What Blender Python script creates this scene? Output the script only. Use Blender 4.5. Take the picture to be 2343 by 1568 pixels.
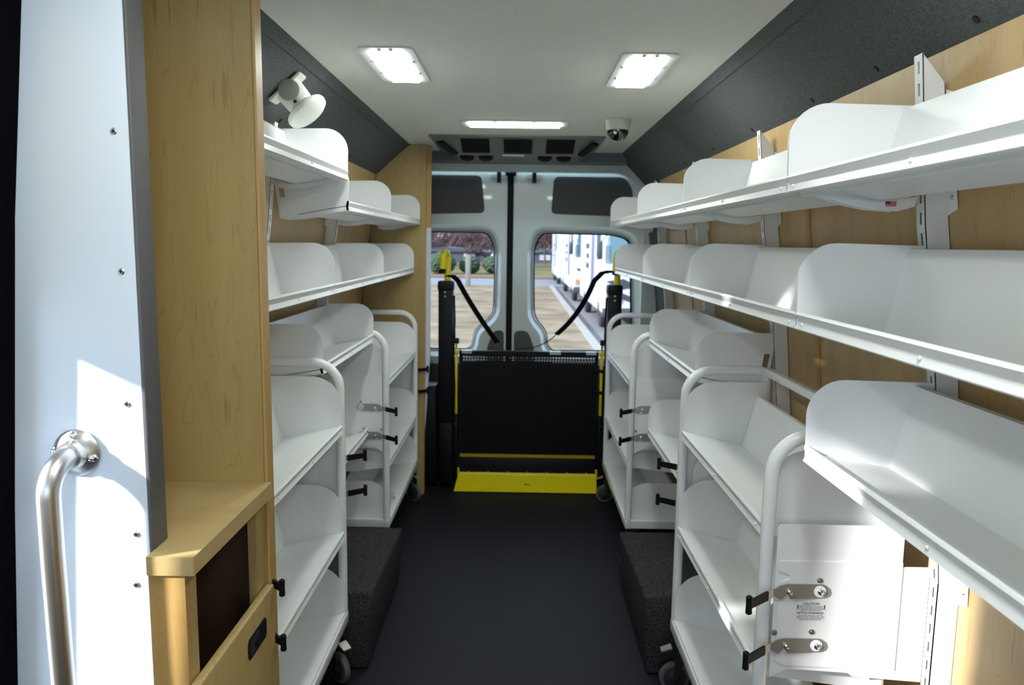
import bpy, bmesh, math, random
from mathutils import Vector, Matrix
random.seed(7)
PI = math.pi
scn = bpy.context.scene
COL = scn.collection
for o in list(bpy.data.objects):
    bpy.data.objects.remove(o)

# ------------------------------------------------------------------ camera
F_PX, VX, VY, ROLL, EYE = 1720.0, 1190.0, 559.0, 0.015, 1.45
def camera():
    cam = bpy.data.cameras.new('camera')
    ob = bpy.data.objects.new('camera', cam); COL.objects.link(ob)
    cy = Vector((VX-2343/2, -(VY-1568/2), -F_PX)).normalized()   # world +Y seen by the camera
    u = Vector((ROLL, 1, 0)); cz = (u-cy*u.dot(cy)).normalized()
    cx = cy.cross(cz)
    R = Matrix((cx, cy, cz))                                     # rows: camera to world
    ob.matrix_world = Matrix.Translation((0, 0, EYE)) @ R.to_4x4()
    cam.sensor_fit = 'HORIZONTAL'; cam.sensor_width = 36; cam.lens = F_PX/2343*36
    cam.clip_start = 0.05; cam.clip_end = 400
    cam.dof.use_dof = True; cam.dof.focus_distance = 1.55; cam.dof.aperture_fstop = 5.6
    scn.camera = ob
camera()

# ------------------------------------------------------------------ world, sun, exposure
SUN_DIR = Vector((1.9, 1.0, -0.90)).normalized()
w = bpy.data.worlds.new('sky'); scn.world = w; w.use_nodes = True
bg = w.node_tree.nodes['Background']; bg.inputs[0].default_value = (0.60, 0.78, 1.0, 1); bg.inputs[1].default_value = 3.3
sl = bpy.data.lights.new('sun', 'SUN'); sl.energy = 10.5; sl.angle = math.radians(2.2); sl.color = (1.0, 0.97, 0.96)
so = bpy.data.objects.new('sun', sl); COL.objects.link(so)
so.rotation_euler = SUN_DIR.to_track_quat('-Z', 'Y').to_euler(); so.location = (-20, -10, 12)
scn.view_settings.view_transform = 'Standard'; scn.view_settings.look = 'None'
scn.view_settings.gamma = 1; scn.view_settings.use_curve_mapping = False
scn.view_settings.exposure = 0.14
LED = 33.0                                                       # strength of the ceiling LED diffusers

# ------------------------------------------------------------------ materials
def srgb(r, g, b):
    f = lambda c: c/12.92 if c <= .04045 else ((c+.055)/1.055)**2.4
    return (f(r/255), f(g/255), f(b/255), 1)
MATS = {}
def mat(name, col, rough=.5, metal=0, spec=.5, bump=None, noise=None, emit=None, trans=0, alpha=1, coat=0):
    m = bpy.data.materials.new(name); m.use_nodes = True; n = m.node_tree.nodes; l = m.node_tree.links
    b = n['Principled BSDF']
    b.inputs['Base Color'].default_value = col if len(col) == 4 else (*col, 1)
    b.inputs['Roughness'].default_value = rough; b.inputs['Metallic'].default_value = metal
    b.inputs['Specular IOR Level'].default_value = spec
    b.inputs['Transmission Weight'].default_value = trans; b.inputs['Alpha'].default_value = alpha
    b.inputs['Coat Weight'].default_value = coat
    tc = n.new('ShaderNodeTexCoord')
    if bump:
        sc, st, dist = bump
        t = n.new('ShaderNodeTexNoise'); t.inputs['Scale'].default_value = sc; t.inputs['Detail'].default_value = 3
        l.new(tc.outputs['Object'], t.inputs['Vector'])
        bp = n.new('ShaderNodeBump'); bp.inputs['Strength'].default_value = st; bp.inputs['Distance'].default_value = dist
        l.new(t.outputs['Fac'], bp.inputs['Height']); l.new(bp.outputs['Normal'], b.inputs['Normal'])
    if noise:
        sc, amt = noise
        t = n.new('ShaderNodeTexNoise'); t.inputs['Scale'].default_value = sc; t.inputs['Detail'].default_value = 4
        l.new(tc.outputs['Object'], t.inputs['Vector'])
        r = n.new('ShaderNodeValToRGB'); c = b.inputs['Base Color'].default_value
        r.color_ramp.elements[0].position = .3; r.color_ramp.elements[1].position = .7
        r.color_ramp.elements[0].color = (c[0]*(1-amt), c[1]*(1-amt), c[2]*(1-amt), 1)
        r.color_ramp.elements[1].color = (min(1, c[0]*(1+amt)), min(1, c[1]*(1+amt)), min(1, c[2]*(1+amt)), 1)
        l.new(t.outputs['Fac'], r.inputs['Fac']); l.new(r.outputs['Color'], b.inputs['Base Color'])
    if emit:
        b.inputs['Emission Color'].default_value = (*emit[0], 1); b.inputs['Emission Strength'].default_value = emit[1]
    MATS[name] = m
    return m
def wood(name, c1, c2, c3, scale=(7, 7, .55), rough=.42):
    m = mat(name, c1, rough); n = m.node_tree.nodes; l = m.node_tree.links; b = n['Principled BSDF']
    tc = n.new('ShaderNodeTexCoord')
    mp = n.new('ShaderNodeMapping'); mp.inputs['Scale'].default_value = scale; l.new(tc.outputs['Object'], mp.inputs[0])
    a = n.new('ShaderNodeTexNoise'); a.inputs['Scale'].default_value = 1.6; a.inputs['Detail'].default_value = 5; a.inputs['Distortion'].default_value = .5
    l.new(mp.outputs[0], a.inputs['Vector'])
    r = n.new('ShaderNodeValToRGB'); r.color_ramp.elements[0].position = .32; r.color_ramp.elements[1].position = .68
    r.color_ramp.elements[0].color = c2; r.color_ramp.elements[1].color = c1
    l.new(a.outputs['Fac'], r.inputs['Fac'])
    # thin cathedral growth lines: contour lines of a stretched noise
    g = n.new('ShaderNodeTexNoise'); g.inputs['Scale'].default_value = .8; g.inputs['Detail'].default_value = 4; g.inputs['Distortion'].default_value = .35
    l.new(mp.outputs[0], g.inputs['Vector'])
    mu = n.new('ShaderNodeMath'); mu.operation = 'MULTIPLY'; mu.inputs[1].default_value = 20; l.new(g.outputs['Fac'], mu.inputs[0])
    fr = n.new('ShaderNodeMath'); fr.operation = 'FRACT'; l.new(mu.outputs[0], fr.inputs[0])
    r2 = n.new('ShaderNodeValToRGB'); e = r2.color_ramp.elements
    e[0].position = 0; e[0].color = (.45, .45, .45, 1); e[1].position = .07; e[1].color = (0, 0, 0, 1)
    x = r2.color_ramp.elements.new(.96); x.color = (0, 0, 0, 1); x = r2.color_ramp.elements.new(1.0); x.color = (.3, .3, .3, 1)
    l.new(fr.outputs[0], r2.inputs['Fac'])
    mx = n.new('ShaderNodeMix'); mx.data_type = 'RGBA'; mx.inputs[7].default_value = c3
    l.new(r2.outputs['Color'], mx.inputs[0]); l.new(r.outputs['Color'], mx.inputs[6])
    # short dark flecks
    mp2 = n.new('ShaderNodeMapping'); mp2.inputs['Scale'].default_value = (60, 60, 3); l.new(tc.outputs['Object'], mp2.inputs[0])
    f = n.new('ShaderNodeTexNoise'); f.inputs['Scale'].default_value = 2; f.inputs['Detail'].default_value = 0; l.new(mp2.outputs[0], f.inputs['Vector'])
    r3 = n.new('ShaderNodeValToRGB'); r3.color_ramp.elements[0].position = .74; r3.color_ramp.elements[1].position = .82
    r3.color_ramp.elements[0].color = (0, 0, 0, 1); r3.color_ramp.elements[1].color = (.6, .6, .6, 1); l.new(f.outputs['Fac'], r3.inputs['Fac'])
    m2 = n.new('ShaderNodeMix'); m2.data_type = 'RGBA'; m2.inputs[7].default_value = c3
    l.new(r3.outputs['Color'], m2.inputs[0]); l.new(mx.outputs[2], m2.inputs[6]); l.new(m2.outputs[2], b.inputs['Base Color'])
    return m
def M(k): return MATS[k]
mat('white_metal', (.85, .88, .875), .32, bump=(420, .12, .001), spec=.5)
mat('white_tube', (.86, .88, .88), .22, spec=.5)
mat('white_plate', (.86, .875, .88), .35)
mat('white_laminate', (.68, .77, .87), .30)
wood('maple', srgb(183, 159, 105), srgb(171, 146, 91), srgb(150, 116, 68), scale=(6, 6, .9))
wood('maple_wall', srgb(200, 172, 120), srgb(190, 160, 107), srgb(168, 132, 82), scale=(11, 11, .8))
wood('maple_flat', srgb(192, 169, 120), srgb(181, 157, 106), srgb(172, 142, 88), scale=(1.2, 9, 9))
wood('maple_edge', srgb(192, 158, 98), srgb(180, 144, 84), srgb(160, 122, 68), scale=(14, 14, 1.2))
mat('dark_wood', srgb(88, 62, 44), .6, noise=(14, .15))
mat('charcoal_fabric', (.095, .106, .107), .95, spec=.1, bump=(260, .5, .002), noise=(180, .25))
mat('grey_vinyl', (.105, .105, .110), .55, bump=(130, .5, .002))
mat('ceiling_fabric', (.74, .76, .71), .95, spec=.1, bump=(320, .5, .002), noise=(220, .06))
mat('floor_vinyl', (.0085, .0075, .0135), .60, spec=.35, noise=(300, .35), bump=(150, .2, .001))
mat('carpet', (.050, .050, .052), 1.0, spec=.05, noise=(130, .55), bump=(220, 1.0, .006))
mat('steel', (.62, .60, .56), .30, metal=1)
mat('brushed_steel', (.62, .62, .61), .34, metal=1, bump=(60, .05, .001))
mat('chrome', (.82, .82, .84), .12, metal=1)
mat('zinc', (.55, .56, .58), .35, metal=1)
mat('latch_steel', (.40, .38, .34), .42, metal=.55)
mat('black_plastic', (.007, .006, .010), .45, spec=.3)
mat('black_rubber', (.005, .005, .007), .6, spec=.2)
mat('black_paint', (.004, .003, .006), .5, spec=.25)
mat('grey_rubber', (.12, .12, .12), .6)
mat('wheel_grey', (.035, .035, .04), .35)
mat('shade_grey', (.30, .31, .28), .6)
mat('yellow_paint', (.78, .66, .0), .35)
mat('amber_paint', (.42, .28, .01), .4)
mat('door_paint', (.74, .82, .77), .22, coat=.3)
mat('door_pad', (.10, .10, .102), .8, bump=(200, .4, .002))
mat('trim_grey', (.16, .18, .19), .6)
mat('ac_grey', (.12, .132, .128), .5)
mat('ac_dark', (.006, .006, .008), .7, spec=.15)
mat('led_diffuser', (.9, .9, .9), .5, emit=((.96, 1.0, .955), LED))
mat('lamp_white', (.66, .68, .66), .5)
mat('beige_plastic', (.55, .56, .47), .4)
mat('cream_plastic', (.72, .74, .68), .4)
mat('dome_black', (.006, .006, .008), .06, coat=1)
mat('seal_black', (.002, .0015, .003), .9, spec=.04)
mat('hole_dark', (.01, .01, .012), .8)
mat('ink', (.06, .06, .07), .7)
mat('decal_film', (.84, .85, .85), .35)
mat('flag_blue', (.03, .05, .3), .5); mat('flag_red', (.6, .06, .05), .5); mat('flag_white', (.85, .85, .85), .5)
mat('silver_tape', (.45, .52, .62), .3, spec=.6)
g = mat('window_glass', (.95, .98, .97), .0, trans=1); g.node_tree.nodes['Principled BSDF'].inputs['IOR'].default_value = 1.02
mat('plastic_film', (.9, .93, .95), .12, trans=.6, alpha=.55)
mat('dry_grass', (.155, .122, .086), 1, noise=(1.1, .35), spec=.05)
mat('far_grass', (.10, .09, .04), 1, noise=(1.0, .2), spec=.05)
mat('asphalt', (.115, .103, .106), .9, noise=(3, .1))
mat('street', (.095, .103, .122), .9, noise=(1, .06))
mat('concrete', (.20, .18, .172), .9, noise=(4, .08))
mat('mulch', (.10, .048, .03), 1, noise=(3, .2))
mat('bark', (.075, .042, .038), 1, noise=(4, .2))
mat('twig', (.080, .045, .048), 1)
mat('leaf', (.020, .040, .018), .9, noise=(6, .4))
mat('post_wood', (.14, .13, .115), .9, noise=(5, .1))
mat('bus_white', (.34, .355, .41), .35)
mat('bus_glass', (.06, .12, .15), .1)
mat('bus_dark', (.02, .02, .03), .5)
mat('bus_blue', (.07, .07, .17), .4)
mat('orange', (.8, .18, .02), .4)
mat('fence_dark', (.018, .019, .032), .8)
mat('house_grey', (.045, .047, .07), .9)

# ------------------------------------------------------------------ mesh helpers
class MB:
    def __init__(s): s.bm = bmesh.new()
    def hexa(s, p):                                   # 8 points: bottom 4 then top 4
        v = [s.bm.verts.new(q) for q in p]
        for f in ((3, 2, 1, 0), (4, 5, 6, 7), (0, 1, 5, 4), (1, 2, 6, 5), (2, 3, 7, 6), (3, 0, 4, 7)):
            s.bm.faces.new([v[i] for i in f])
        return s
    def box(s, x0, x1, y0, y1, z0, z1):
        x0, x1 = sorted((x0, x1)); y0, y1 = sorted((y0, y1)); z0, z1 = sorted((z0, z1))
        return s.hexa([(x0, y0, z0), (x1, y0, z0), (x1, y1, z0), (x0, y1, z0), (x0, y0, z1), (x1, y0, z1), (x1, y1, z1), (x0, y1, z1)])
    def bbox(s, x0, x1, y0, y1, z0, z1, b=.003, seg=2):   # bevelled box
        n0 = set(s.bm.verts); s.box(x0, x1, y0, y1, z0, z1)
        nv = [v for v in s.bm.verts if v not in n0]; es = list({e for v in nv for e in v.link_edges})
        bmesh.ops.bevel(s.bm, geom=es, offset=b, segments=seg, affect='EDGES', profile=.5)
        return s
    def poly(s, pts, a, b, axis='Y', holes=()):       # prism: 2-D outline extruded along an axis from a to b
        def P(p, t):
            if axis == 'Y': return (p[0], t, p[1])
            if axis == 'X': return (t, p[0], p[1])
            return (p[0], p[1], t)
        tmp = bmesh.new(); es = []
        for loop in (pts, *holes):
            vs = [tmp.verts.new(P(p, a)) for p in loop]
            es += [tmp.edges.new((vs[i], vs[(i+1) % len(vs)])) for i in range(len(vs))]
        if holes: bmesh.ops.triangle_fill(tmp, edges=es, use_beauty=True)
        else: tmp.faces.new(vs)
        r = bmesh.ops.extrude_face_region(tmp, geom=list(tmp.faces))
        d = Vector(P((0, 0), b))-Vector(P((0, 0), a))
        bmesh.ops.translate(tmp, vec=d, verts=[v for v in r['geom'] if isinstance(v, bmesh.types.BMVert)])
        bmesh.ops.recalc_face_normals(tmp, faces=list(tmp.faces))
        me = bpy.data.meshes.new('t'); tmp.to_mesh(me); tmp.free(); s.bm.from_mesh(me); bpy.data.meshes.remove(me)
        return s
    def sheet(s, pts, y0, y1, t=.0016, side=1):       # bent sheet metal: (x,z) polyline, real thickness, along Y
        n = len(pts); off = []
        for i in range(n):
            a = Vector(pts[max(0, i-1)]); b = Vector(pts[min(n-1, i+1)]); d = (b-a).normalized()
            nn = Vector((-d.y, d.x))*t*side; off.append((pts[i][0]+nn.x, pts[i][1]+nn.y))
        return s.poly(list(pts)+off[::-1], y0, y1)
    def tube(s, pts, r, seg=12, cap=True, ref=None):
        pts = [Vector(p) for p in pts]; rings = []; N = len(pts); up = None
        rr = r if isinstance(r, (list, tuple)) else [r]*N
        for i in range(N):
            d = (pts[min(N-1, i+1)]-pts[max(0, i-1)]).normalized()
            if up is None:
                up = Vector(ref) if ref else (Vector((0, 0, 1)) if abs(d.z) < .9 else Vector((1, 0, 0)))
            a = (up-d*up.dot(d)).normalized(); b = d.cross(a); up = a
            rings.append([s.bm.verts.new(pts[i]+(a*math.cos(2*PI*k/seg)+b*math.sin(2*PI*k/seg))*rr[i]) for k in range(seg)])
        for i in range(N-1):
            for k in range(seg):
                s.bm.faces.new((rings[i][k], rings[i][(k+1) % seg], rings[i+1][(k+1) % seg], rings[i+1][k]))
        if cap: s.bm.faces.new(rings[0][::-1]); s.bm.faces.new(rings[-1])
        return s
    def cyl(s, p, q, r, seg=16): return s.tube([p, q], r, seg)
    def lathe(s, c, prof, axis=(0, 0, 1), seg=24):    # prof: (radius, height) pairs
        ax = Vector(axis).normalized(); a = ax.orthogonal().normalized(); b = ax.cross(a); c = Vector(c); rings = []
        for r, h in prof:
            r = max(r, 1e-5)
            rings.append([s.bm.verts.new(c+ax*h+(a*math.cos(2*PI*k/seg)+b*math.sin(2*PI*k/seg))*r) for k in range(seg)])
        for i in range(len(rings)-1):
            for k in range(seg): s.bm.faces.new((rings[i][k], rings[i][(k+1) % seg], rings[i+1][(k+1) % seg], rings[i+1][k]))
        s.bm.faces.new(rings[0][::-1]); s.bm.faces.new(rings[-1])
        return s
    def ribbon(s, pts, wdir, w, t):                   # flat strap along pts
        wd = Vector(wdir).normalized()*w/2; R = []; N = len(pts); pts = [Vector(p) for p in pts]
        for i in range(N):
            d = (pts[min(N-1, i+1)]-pts[max(0, i-1)]).normalized(); n = d.cross(wd).normalized()*t/2
            R.append([s.bm.verts.new(pts[i]+q) for q in (wd+n, -wd+n, -wd-n, wd-n)])
        for i in range(N-1):
            for k in range(4): s.bm.faces.new((R[i][k], R[i][(k+1) % 4], R[i+1][(k+1) % 4], R[i+1][k]))
        s.bm.faces.new(R[0][::-1]); s.bm.faces.new(R[-1])
        return s
OFF = {}
def thing(name, label, cat, loc, group=None):
    o = bpy.data.objects.new(name, None); COL.objects.link(o); o.location = loc; o.empty_display_size = .05
    o['label'] = label; o['category'] = cat
    if group: o['group'] = group
    OFF[o] = Vector(loc)
    return o
def put(name, mb, m, parent=None, smooth=35, loc=None):
    bm = mb.bm
    o0 = OFF[parent] if parent is not None else Vector(loc or (0, 0, 0))
    bmesh.ops.recalc_face_normals(bm, faces=list(bm.faces))
    if o0.length: bmesh.ops.translate(bm, vec=-o0, verts=list(bm.verts))
    me = bpy.data.meshes.new(name); bm.to_mesh(me); bm.free()
    me.materials.append(M(m))
    o = bpy.data.objects.new(name, me); COL.objects.link(o)
    if parent is not None: o.parent = parent
    else: o.location = o0
    OFF[o] = o0
    if smooth:
        ang = math.radians(smooth)
        for p in me.polygons: p.use_smooth = True
        b2 = bmesh.new(); b2.from_mesh(me)
        for e in b2.edges:
            if len(e.link_faces) == 2 and e.calc_face_angle(0) > ang: e.smooth = False
        b2.to_mesh(me); b2.free()
    return o
def tag(o, label, cat, group=None, kind=None):
    o['label'] = label; o['category'] = cat
    if group: o['group'] = group
    if kind: o['kind'] = kind
    return o
def struct(name, mb, m, parent=None, label=None, loc=None, smooth=35):
    o = put(name, mb, m, parent, smooth, loc)
    if parent is None: o['kind'] = 'structure'
    if label: o['label'] = label
    return o
def arc(cx, cz, r, a0, a1, n=8):
    return [(cx+r*math.cos(math.radians(a0+(a1-a0)*i/n)), cz+r*math.sin(math.radians(a0+(a1-a0)*i/n))) for i in range(n+1)]
def chaikin(p, n=2):
    for _ in range(n):
        q = []
        for i in range(len(p)):
            a, b = Vector(p[i]), Vector(p[(i+1) % len(p)]); q += [tuple(a*.75+b*.25), tuple(a*.25+b*.75)]
        p = q
    return p
def fillet(pts, r, n=6):
    out = []; N = len(pts)
    for i in range(N):
        p = Vector(pts[i]); a = Vector(pts[i-1])-p; b = Vector(pts[(i+1) % N])-p
        k = min(r, a.length*.48, b.length*.48); p0 = p+a.normalized()*k; p2 = p+b.normalized()*k
        out += [tuple(p0*(1-t)**2+p*2*t*(1-t)+p2*t*t) for t in [j/n for j in range(n+1)]]
    return out
def rrect(x0, x1, z0, z1, r, n=5):
    return arc(x1-r, z0+r, r, -90, 0, n)+arc(x1-r, z1-r, r, 0, 90, n)+arc(x0+r, z1-r, r, 90, 180, n)+arc(x0+r, z0+r, r, 180, 270, n)

# ------------------------------------------------------------------ van shell
CZ = 1.985
PR = [(.875, 0), (.875, .80), (.835, 1.20), (.79, 1.50), (.76, 1.807)]
PL = [(-.915, 0), (-.915, .80), (-.875, 1.20), (-.83, 1.50), (-.80, 1.82)]
def px(prof, z):
    for (x0, z0), (x1, z1) in zip(prof, prof[1:]):
        if z <= z1: return x0+(x1-x0)*(max(z, z0)-z0)/(z1-z0)
    return prof[-1][0]
YF, YB = -1.4, 4.75
struct('floor', MB().box(-1.0, 1.0, YF, YB, -.06, 0), 'floor_vinyl')
struct('ceiling', MB().box(-.612, .588, YF, 4.50, CZ, CZ+.03), 'ceiling_fabric')
def wallmb(prof, sgn, y0, y1, zlo=0, zhi=9):
    zs = [z for _, z in prof if zlo < z < zhi]; zs = [zlo]+zs+([zhi] if zhi < prof[-1][1] else [])
    inner = [(px(prof, z), z) for z in zs]
    outer = [(x+sgn*.03, z) for x, z in inner]
    return inner+outer[::-1]
m_ = MB().poly(wallmb(PR, 1, YF, YB), YF, 4.2)
wr = struct('wall_right', m_, 'maple_wall')
struct('seam_strip', MB().poly([(px(PR, z)-.004, z) for z in (0, .8, 1.2, 1.5, 1.8)]+[(px(PR, z)+.004, z) for z in (1.8, 1.5, 1.2, .8, 0)], 2.075, 2.10), 'maple_edge', wr)
struct('seam_strip', MB().poly([(px(PR, z)-.004, z) for z in (0, .8, 1.2, 1.5, 1.8)]+[(px(PR, z)+.004, z) for z in (1.8, 1.5, 1.2, .8, 0)], 3.62, 3.645), 'maple_edge', wr)
m_ = MB()
for y0, y1, segs in ((YF, .46, ((0, 9),)), (.46, .69, ((0, 1.0), (1.75, 9))), (.69, .985, ((0, 9),)), (.985, 1.17, ((0, .2), (1.335, 9))), (1.17, 4.2, ((0, 9),))):  # gaps near the cab are unseen, shaped to let the sun patches in
    for a, b in segs: m_.poly(wallmb(PL, -1, y0, y1, a, b), y0, y1)
struct('wall_left', m_, 'maple_wall')
# rear side panels past the shelves, clad in charcoal fabric
struct('trim_1', MB().poly(wallmb(PR, 1, 0, 1), 4.2, YB), 'charcoal_fabric')
struct('trim_2', MB().poly(wallmb(PL, -1, 0, 1), 4.2, YB), 'charcoal_fabric')
# slanted cove panels between wall and ceiling
def cove(name, xa, za, xb, zb, Y0=YF):
    d = Vector((xb-xa, zb-za)).normalized(); s_ = 1 if xb > xa else -1
    n = Vector((s_*abs(d.y), abs(d.x)))*.02
    r = struct(name, MB().poly([(xa, za), (xb, zb), (xb+n.x, zb+n.y), (xa+n.x, za+n.y)], Y0, YB), 'charcoal_fabric')
    # rolled fabric edge along the ceiling and screws along the lower edge
    e = .035
    struct('edge_roll', MB().poly([(xa, za-.001), (xa+d.x*e, za+d.y*e-.004), (xa+d.x*e, za+d.y*e+.004), (xa, za+.006)], Y0, 4.5), 'charcoal_fabric', r)
    for y in (.62, .98, 1.30, 1.65, 2.0, 2.5, 3.0, 3.5, 4.0):
        if y < Y0: continue
        p = Vector((xa+d.x*(math.hypot(xb-xa, zb-za)-.03), y, za+d.y*(math.hypot(xb-xa, zb-za)-.03)))
        nn = Vector((-n.x, 0, -n.y)).normalized()
        struct('screw', MB().lathe(p, [(.008, 0), (.008, .0015), (.005, .003), (.003, .0028)], nn, 12), 'black_plastic', r)
    return r
cove('trim_3', .588, CZ, .764, 1.805)
cove('trim_4', -.612, CZ, -.804, 1.818, 1.592)
struct('trim_9', MB().poly([(-.612, CZ), (-.804, 1.818), (-.818, 1.834), (-.626, CZ+.015)], YF, 1.197), 'charcoal_fabric')
# cab end behind the camera: dash below, header above, open windscreen between
struct('wall_front', MB().box(-.95, .95, YF-.03, YF, 0, .95).box(-.95, .95, YF-.03, YF, 1.80, 2.02), 'charcoal_fabric')

# black door jamb on the far left of the step well
jb = [(-.760, 1.95), (-.766, 1.81), (-.800, 1.48), (-.835, 1.0), (-.853, .68), (-.863, 0), (-.94, 0), (-.94, 1.95)]
struct('trim_5', MB().poly(jb, 1.145, 1.197), 'seal_black')

# ------------------------------------------------------------------ partition panel with handrail
pt = thing('partition_panel', 'tall white partition panel with dark grey vinyl edge beside the wooden cabinet', 'partition', (-.74, 1.21, 0))
put('board', MB().poly([(-.613, 0), (-.613, CZ-.004), (-.775, CZ-.12), (-.800, 1.72), (-.825, 1.50), (-.87, 1.1), (-.91, .7), (-.91, 0)], 1.198, 1.214), 'white_laminate', pt)
e = put('vinyl_edge', MB().bbox(-.6125, -.6065, 1.1975, 1.250, .933, CZ-.012, .002), 'grey_vinyl', pt); e['label'] = 'dark grey vinyl edge wrap'
for x, z in ((-.6365, 1.616), (-.636, 1.398), (-.638, 1.182), (-.634, .960), (-.6385, .871)):
    k = MB().lathe((x, 1.1985, z), [(.0056, 0), (.0056, .001), (.0040, .0028), (.002, .0024)], (0, -1, 0), 16)
    sc = put('screw', k, 'zinc', pt)
    put('screw_recess', MB().box(x-.0028, x+.0028, 1.1950, 1.1957, z-.0007, z+.0007).box(x-.0007, x+.0007, 1.1950, 1.1957, z-.0028, z+.0028), 'hole_dark', sc)
hr = thing('handrail', 'curved brushed stainless steel handrail bolted to the white partition panel', 'handrail', (-.72, 1.198, .3))
fx, fz = -.724, 1.100
put('flange', MB().lathe((fx, 1.1978, fz), [(.039, 0), (.039, .004), (.034, .010), (.024, .016), (.0215, .028), (.019, .028)], (0, -1, 0), 40), 'brushed_steel', hr)
for sx, sz in ((-.030, .004), (.030, -.006), (0, .031)):
    b = put('bolt', MB().lathe((fx+sx, 1.193, fz+sz), [(.0075, 0), (.0075, .006), (.005, .007), (.004, .013), (.002, .014)], (0, -1, 0), 6), 'chrome', hr)
R_ = .052; path = [(fx, 1.195, fz), (fx, 1.185, fz)]
yc = 1.185-.012; cx0 = fx
for i in range(0, 11):
    a = PI/2*i/10
    path.append((cx0-.004*math.sin(a), yc-R_*math.sin(a)+.008*0, fz-R_*(1-math.cos(a))))
yv = yc-R_
path += [(fx-.004, yv, .95), (fx-.002, yv, .8), (fx+.002, yv, .6), (fx+.004, yv, .40)]
put('rail', MB().tube(path, .0175, 28), 'brushed_steel', hr, smooth=60)

# ------------------------------------------------------------------ cabinet left
cb = thing('storage_cabinet', 'tall maple cabinet with open niche and black flush door pull', 'cabinet', (-.70, 1.37, 0))
put('side_panel', MB().poly([(-.545, 0), (-.545, CZ-.002), (-.80, CZ-.002), (-.832, 1.5), (-.877, 1.2), (-.910, .8), (-.910, 0)], 1.568, 1.590), 'maple', cb, 0)
put('edge_band', MB().bbox(-.5445, -.538, 1.566, 1.608, 0, CZ-.002, .002), 'maple_edge', cb, 0)
put('face_frame', MB().box(-.6085, -.548, 1.180, 1.1965, 0, .899), 'maple_edge', cb, 0)
put('face_frame', MB().box(-.566, -.548, 1.1965, 1.222, 0, .899), 'maple', cb, 0)
put('face_frame', MB().box(-.566, -.548, 1.515, 1.5675, 0, .899), 'maple', cb, 0)
put('cabinet_back', MB().box(-.80, -.79, 1.2165, 1.5675, 0, .899), 'dark_wood', cb, 0)
put('cabinet_floor', MB().box(-.789, -.569, 1.2235, 1.5675, .40, .42), 'dark_wood', cb, 0)
put('inner_panel', MB().box(-.789, -.568, 1.556, 1.5675, .42, .899), 'dark_wood', cb, 0)
put('back_panel', MB().box(-.822, -.812, 1.2165, 1.5675, 1.50, CZ-.002).poly([(-.812, 1.5), (-.855, 1.2), (-.880, .99), (-.875, .935), (-.865, .935), (-.845, 1.2), (-.802, 1.5)], 1.2165, 1.5675), 'maple', cb, 0)  # hidden back, added to keep skylight out where the cove stops
put('sky_seal_top', MB().box(-.822, -.613, 1.2165, 1.5675, CZ, CZ+.018), 'maple', cb, 0)  # unseen lid added to seal off the sky above the niche
dr = put('door', MB().bbox(-.546, -.528, 1.178, 1.560, .06, .705, .004, 3), 'maple', cb, 30)
lp = put('door_pull', MB().poly(rrect(1.395, 1.498, .618, .662, .010), -.529, -.5255, 'X'), 'black_plastic', dr); lp['label'] = 'black flush pull'
put('pull_cup', MB().poly(rrect(1.402, 1.455, .624, .656, .008), -.526, -.5248, 'X'), 'hole_dark', lp)
put('pull_button', MB().lathe((-.5255, 1.437, .640), [(.011, 0), (.011, .002), (.008, .004)], (1, 0, 0), 16), 'black_plastic', lp)
ct = put('countertop', MB().poly([(-.607, 1.172), (-.5305, 1.172), (-.529, 1.1735), (-.529, 1.5665), (-.79, 1.5665), (-.79, 1.2155), (-.607, 1.2155)], .900, .932, 'Z'), 'maple_flat', None, 30, (-.66, 1.37, .9))
tag(ct, 'maple countertop with lipped front edge on the low part of the cabinet', 'countertop')

# rear plywood divider at the end of the left shelves
dv = thing('divider_panel', 'maple divider panel from floor to ceiling beside the wheelchair lift', 'partition', (-.72, 4.23, 0))
put('board', MB().poly([(-.545, 0), (-.530, CZ-.004), (-.620, CZ-.008), (-.80, 1.818), (-.83, 1.5), (-.875, 1.2), (-.91, .8), (-.91, 0)], 4.215, 4.240), 'maple', dv, 0)
put('edge_band', MB().poly([(-.5445, 0), (-.5300, CZ-.004), (-.521, CZ-.004), (-.538, 0)], 4.213, 4.250), 'maple_edge', dv, 0)
put('corner_trim', MB().poly([(-.545, 1.535), (-.530, CZ-.004), (-.495, CZ-.004), (-.500, 1.535)], 4.2505, 4.262), 'maple_edge', dv, 0)
e = put('corner_trim', MB().poly([(-.545, .30), (-.545, 1.534), (-.500, 1.534), (-.506, .80), (-.54, .30)], 4.2505, 4.262), 'white_laminate', dv, 0); e['label'] = 'white lower trim strip'

# ------------------------------------------------------------------ carpeted wheel boxes
def wheelbox(name, s, xi_top, xi_far, xi_bot, xw, label):
    t = MB()
    y0, y1 = 2.40, 3.06
    p = [(xi_bot, y0, 0), (xw, y0, 0), (xw, y1, 0), (xi_bot, y1, 0)]
    q = [(xi_top, y0+.0, .28), (xw, y0, .28), (xw, y1, .25), (xi_top, y1, .25)]
    t.hexa(p+q)
    bmesh.ops.bevel(t.bm, geom=list(t.bm.edges), offset=.012, segments=3, affect='EDGES', profile=.5)
    o = put(name, t, 'carpet', None, 40, ((xi_bot+xw)/2, (y0+y1)/2, 0)); tag(o, label, 'wheel arch cover')
wheelbox('wheel_arch_cover', -1, -.480, -.490, -.498, -.905, 'charcoal carpeted wheel arch box on the floor between the left book trolleys')
wheelbox('wheel_arch_cover', 1, .438, .420, .452, .865, 'charcoal carpeted wheel arch box on the floor between the right book trolleys')

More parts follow.
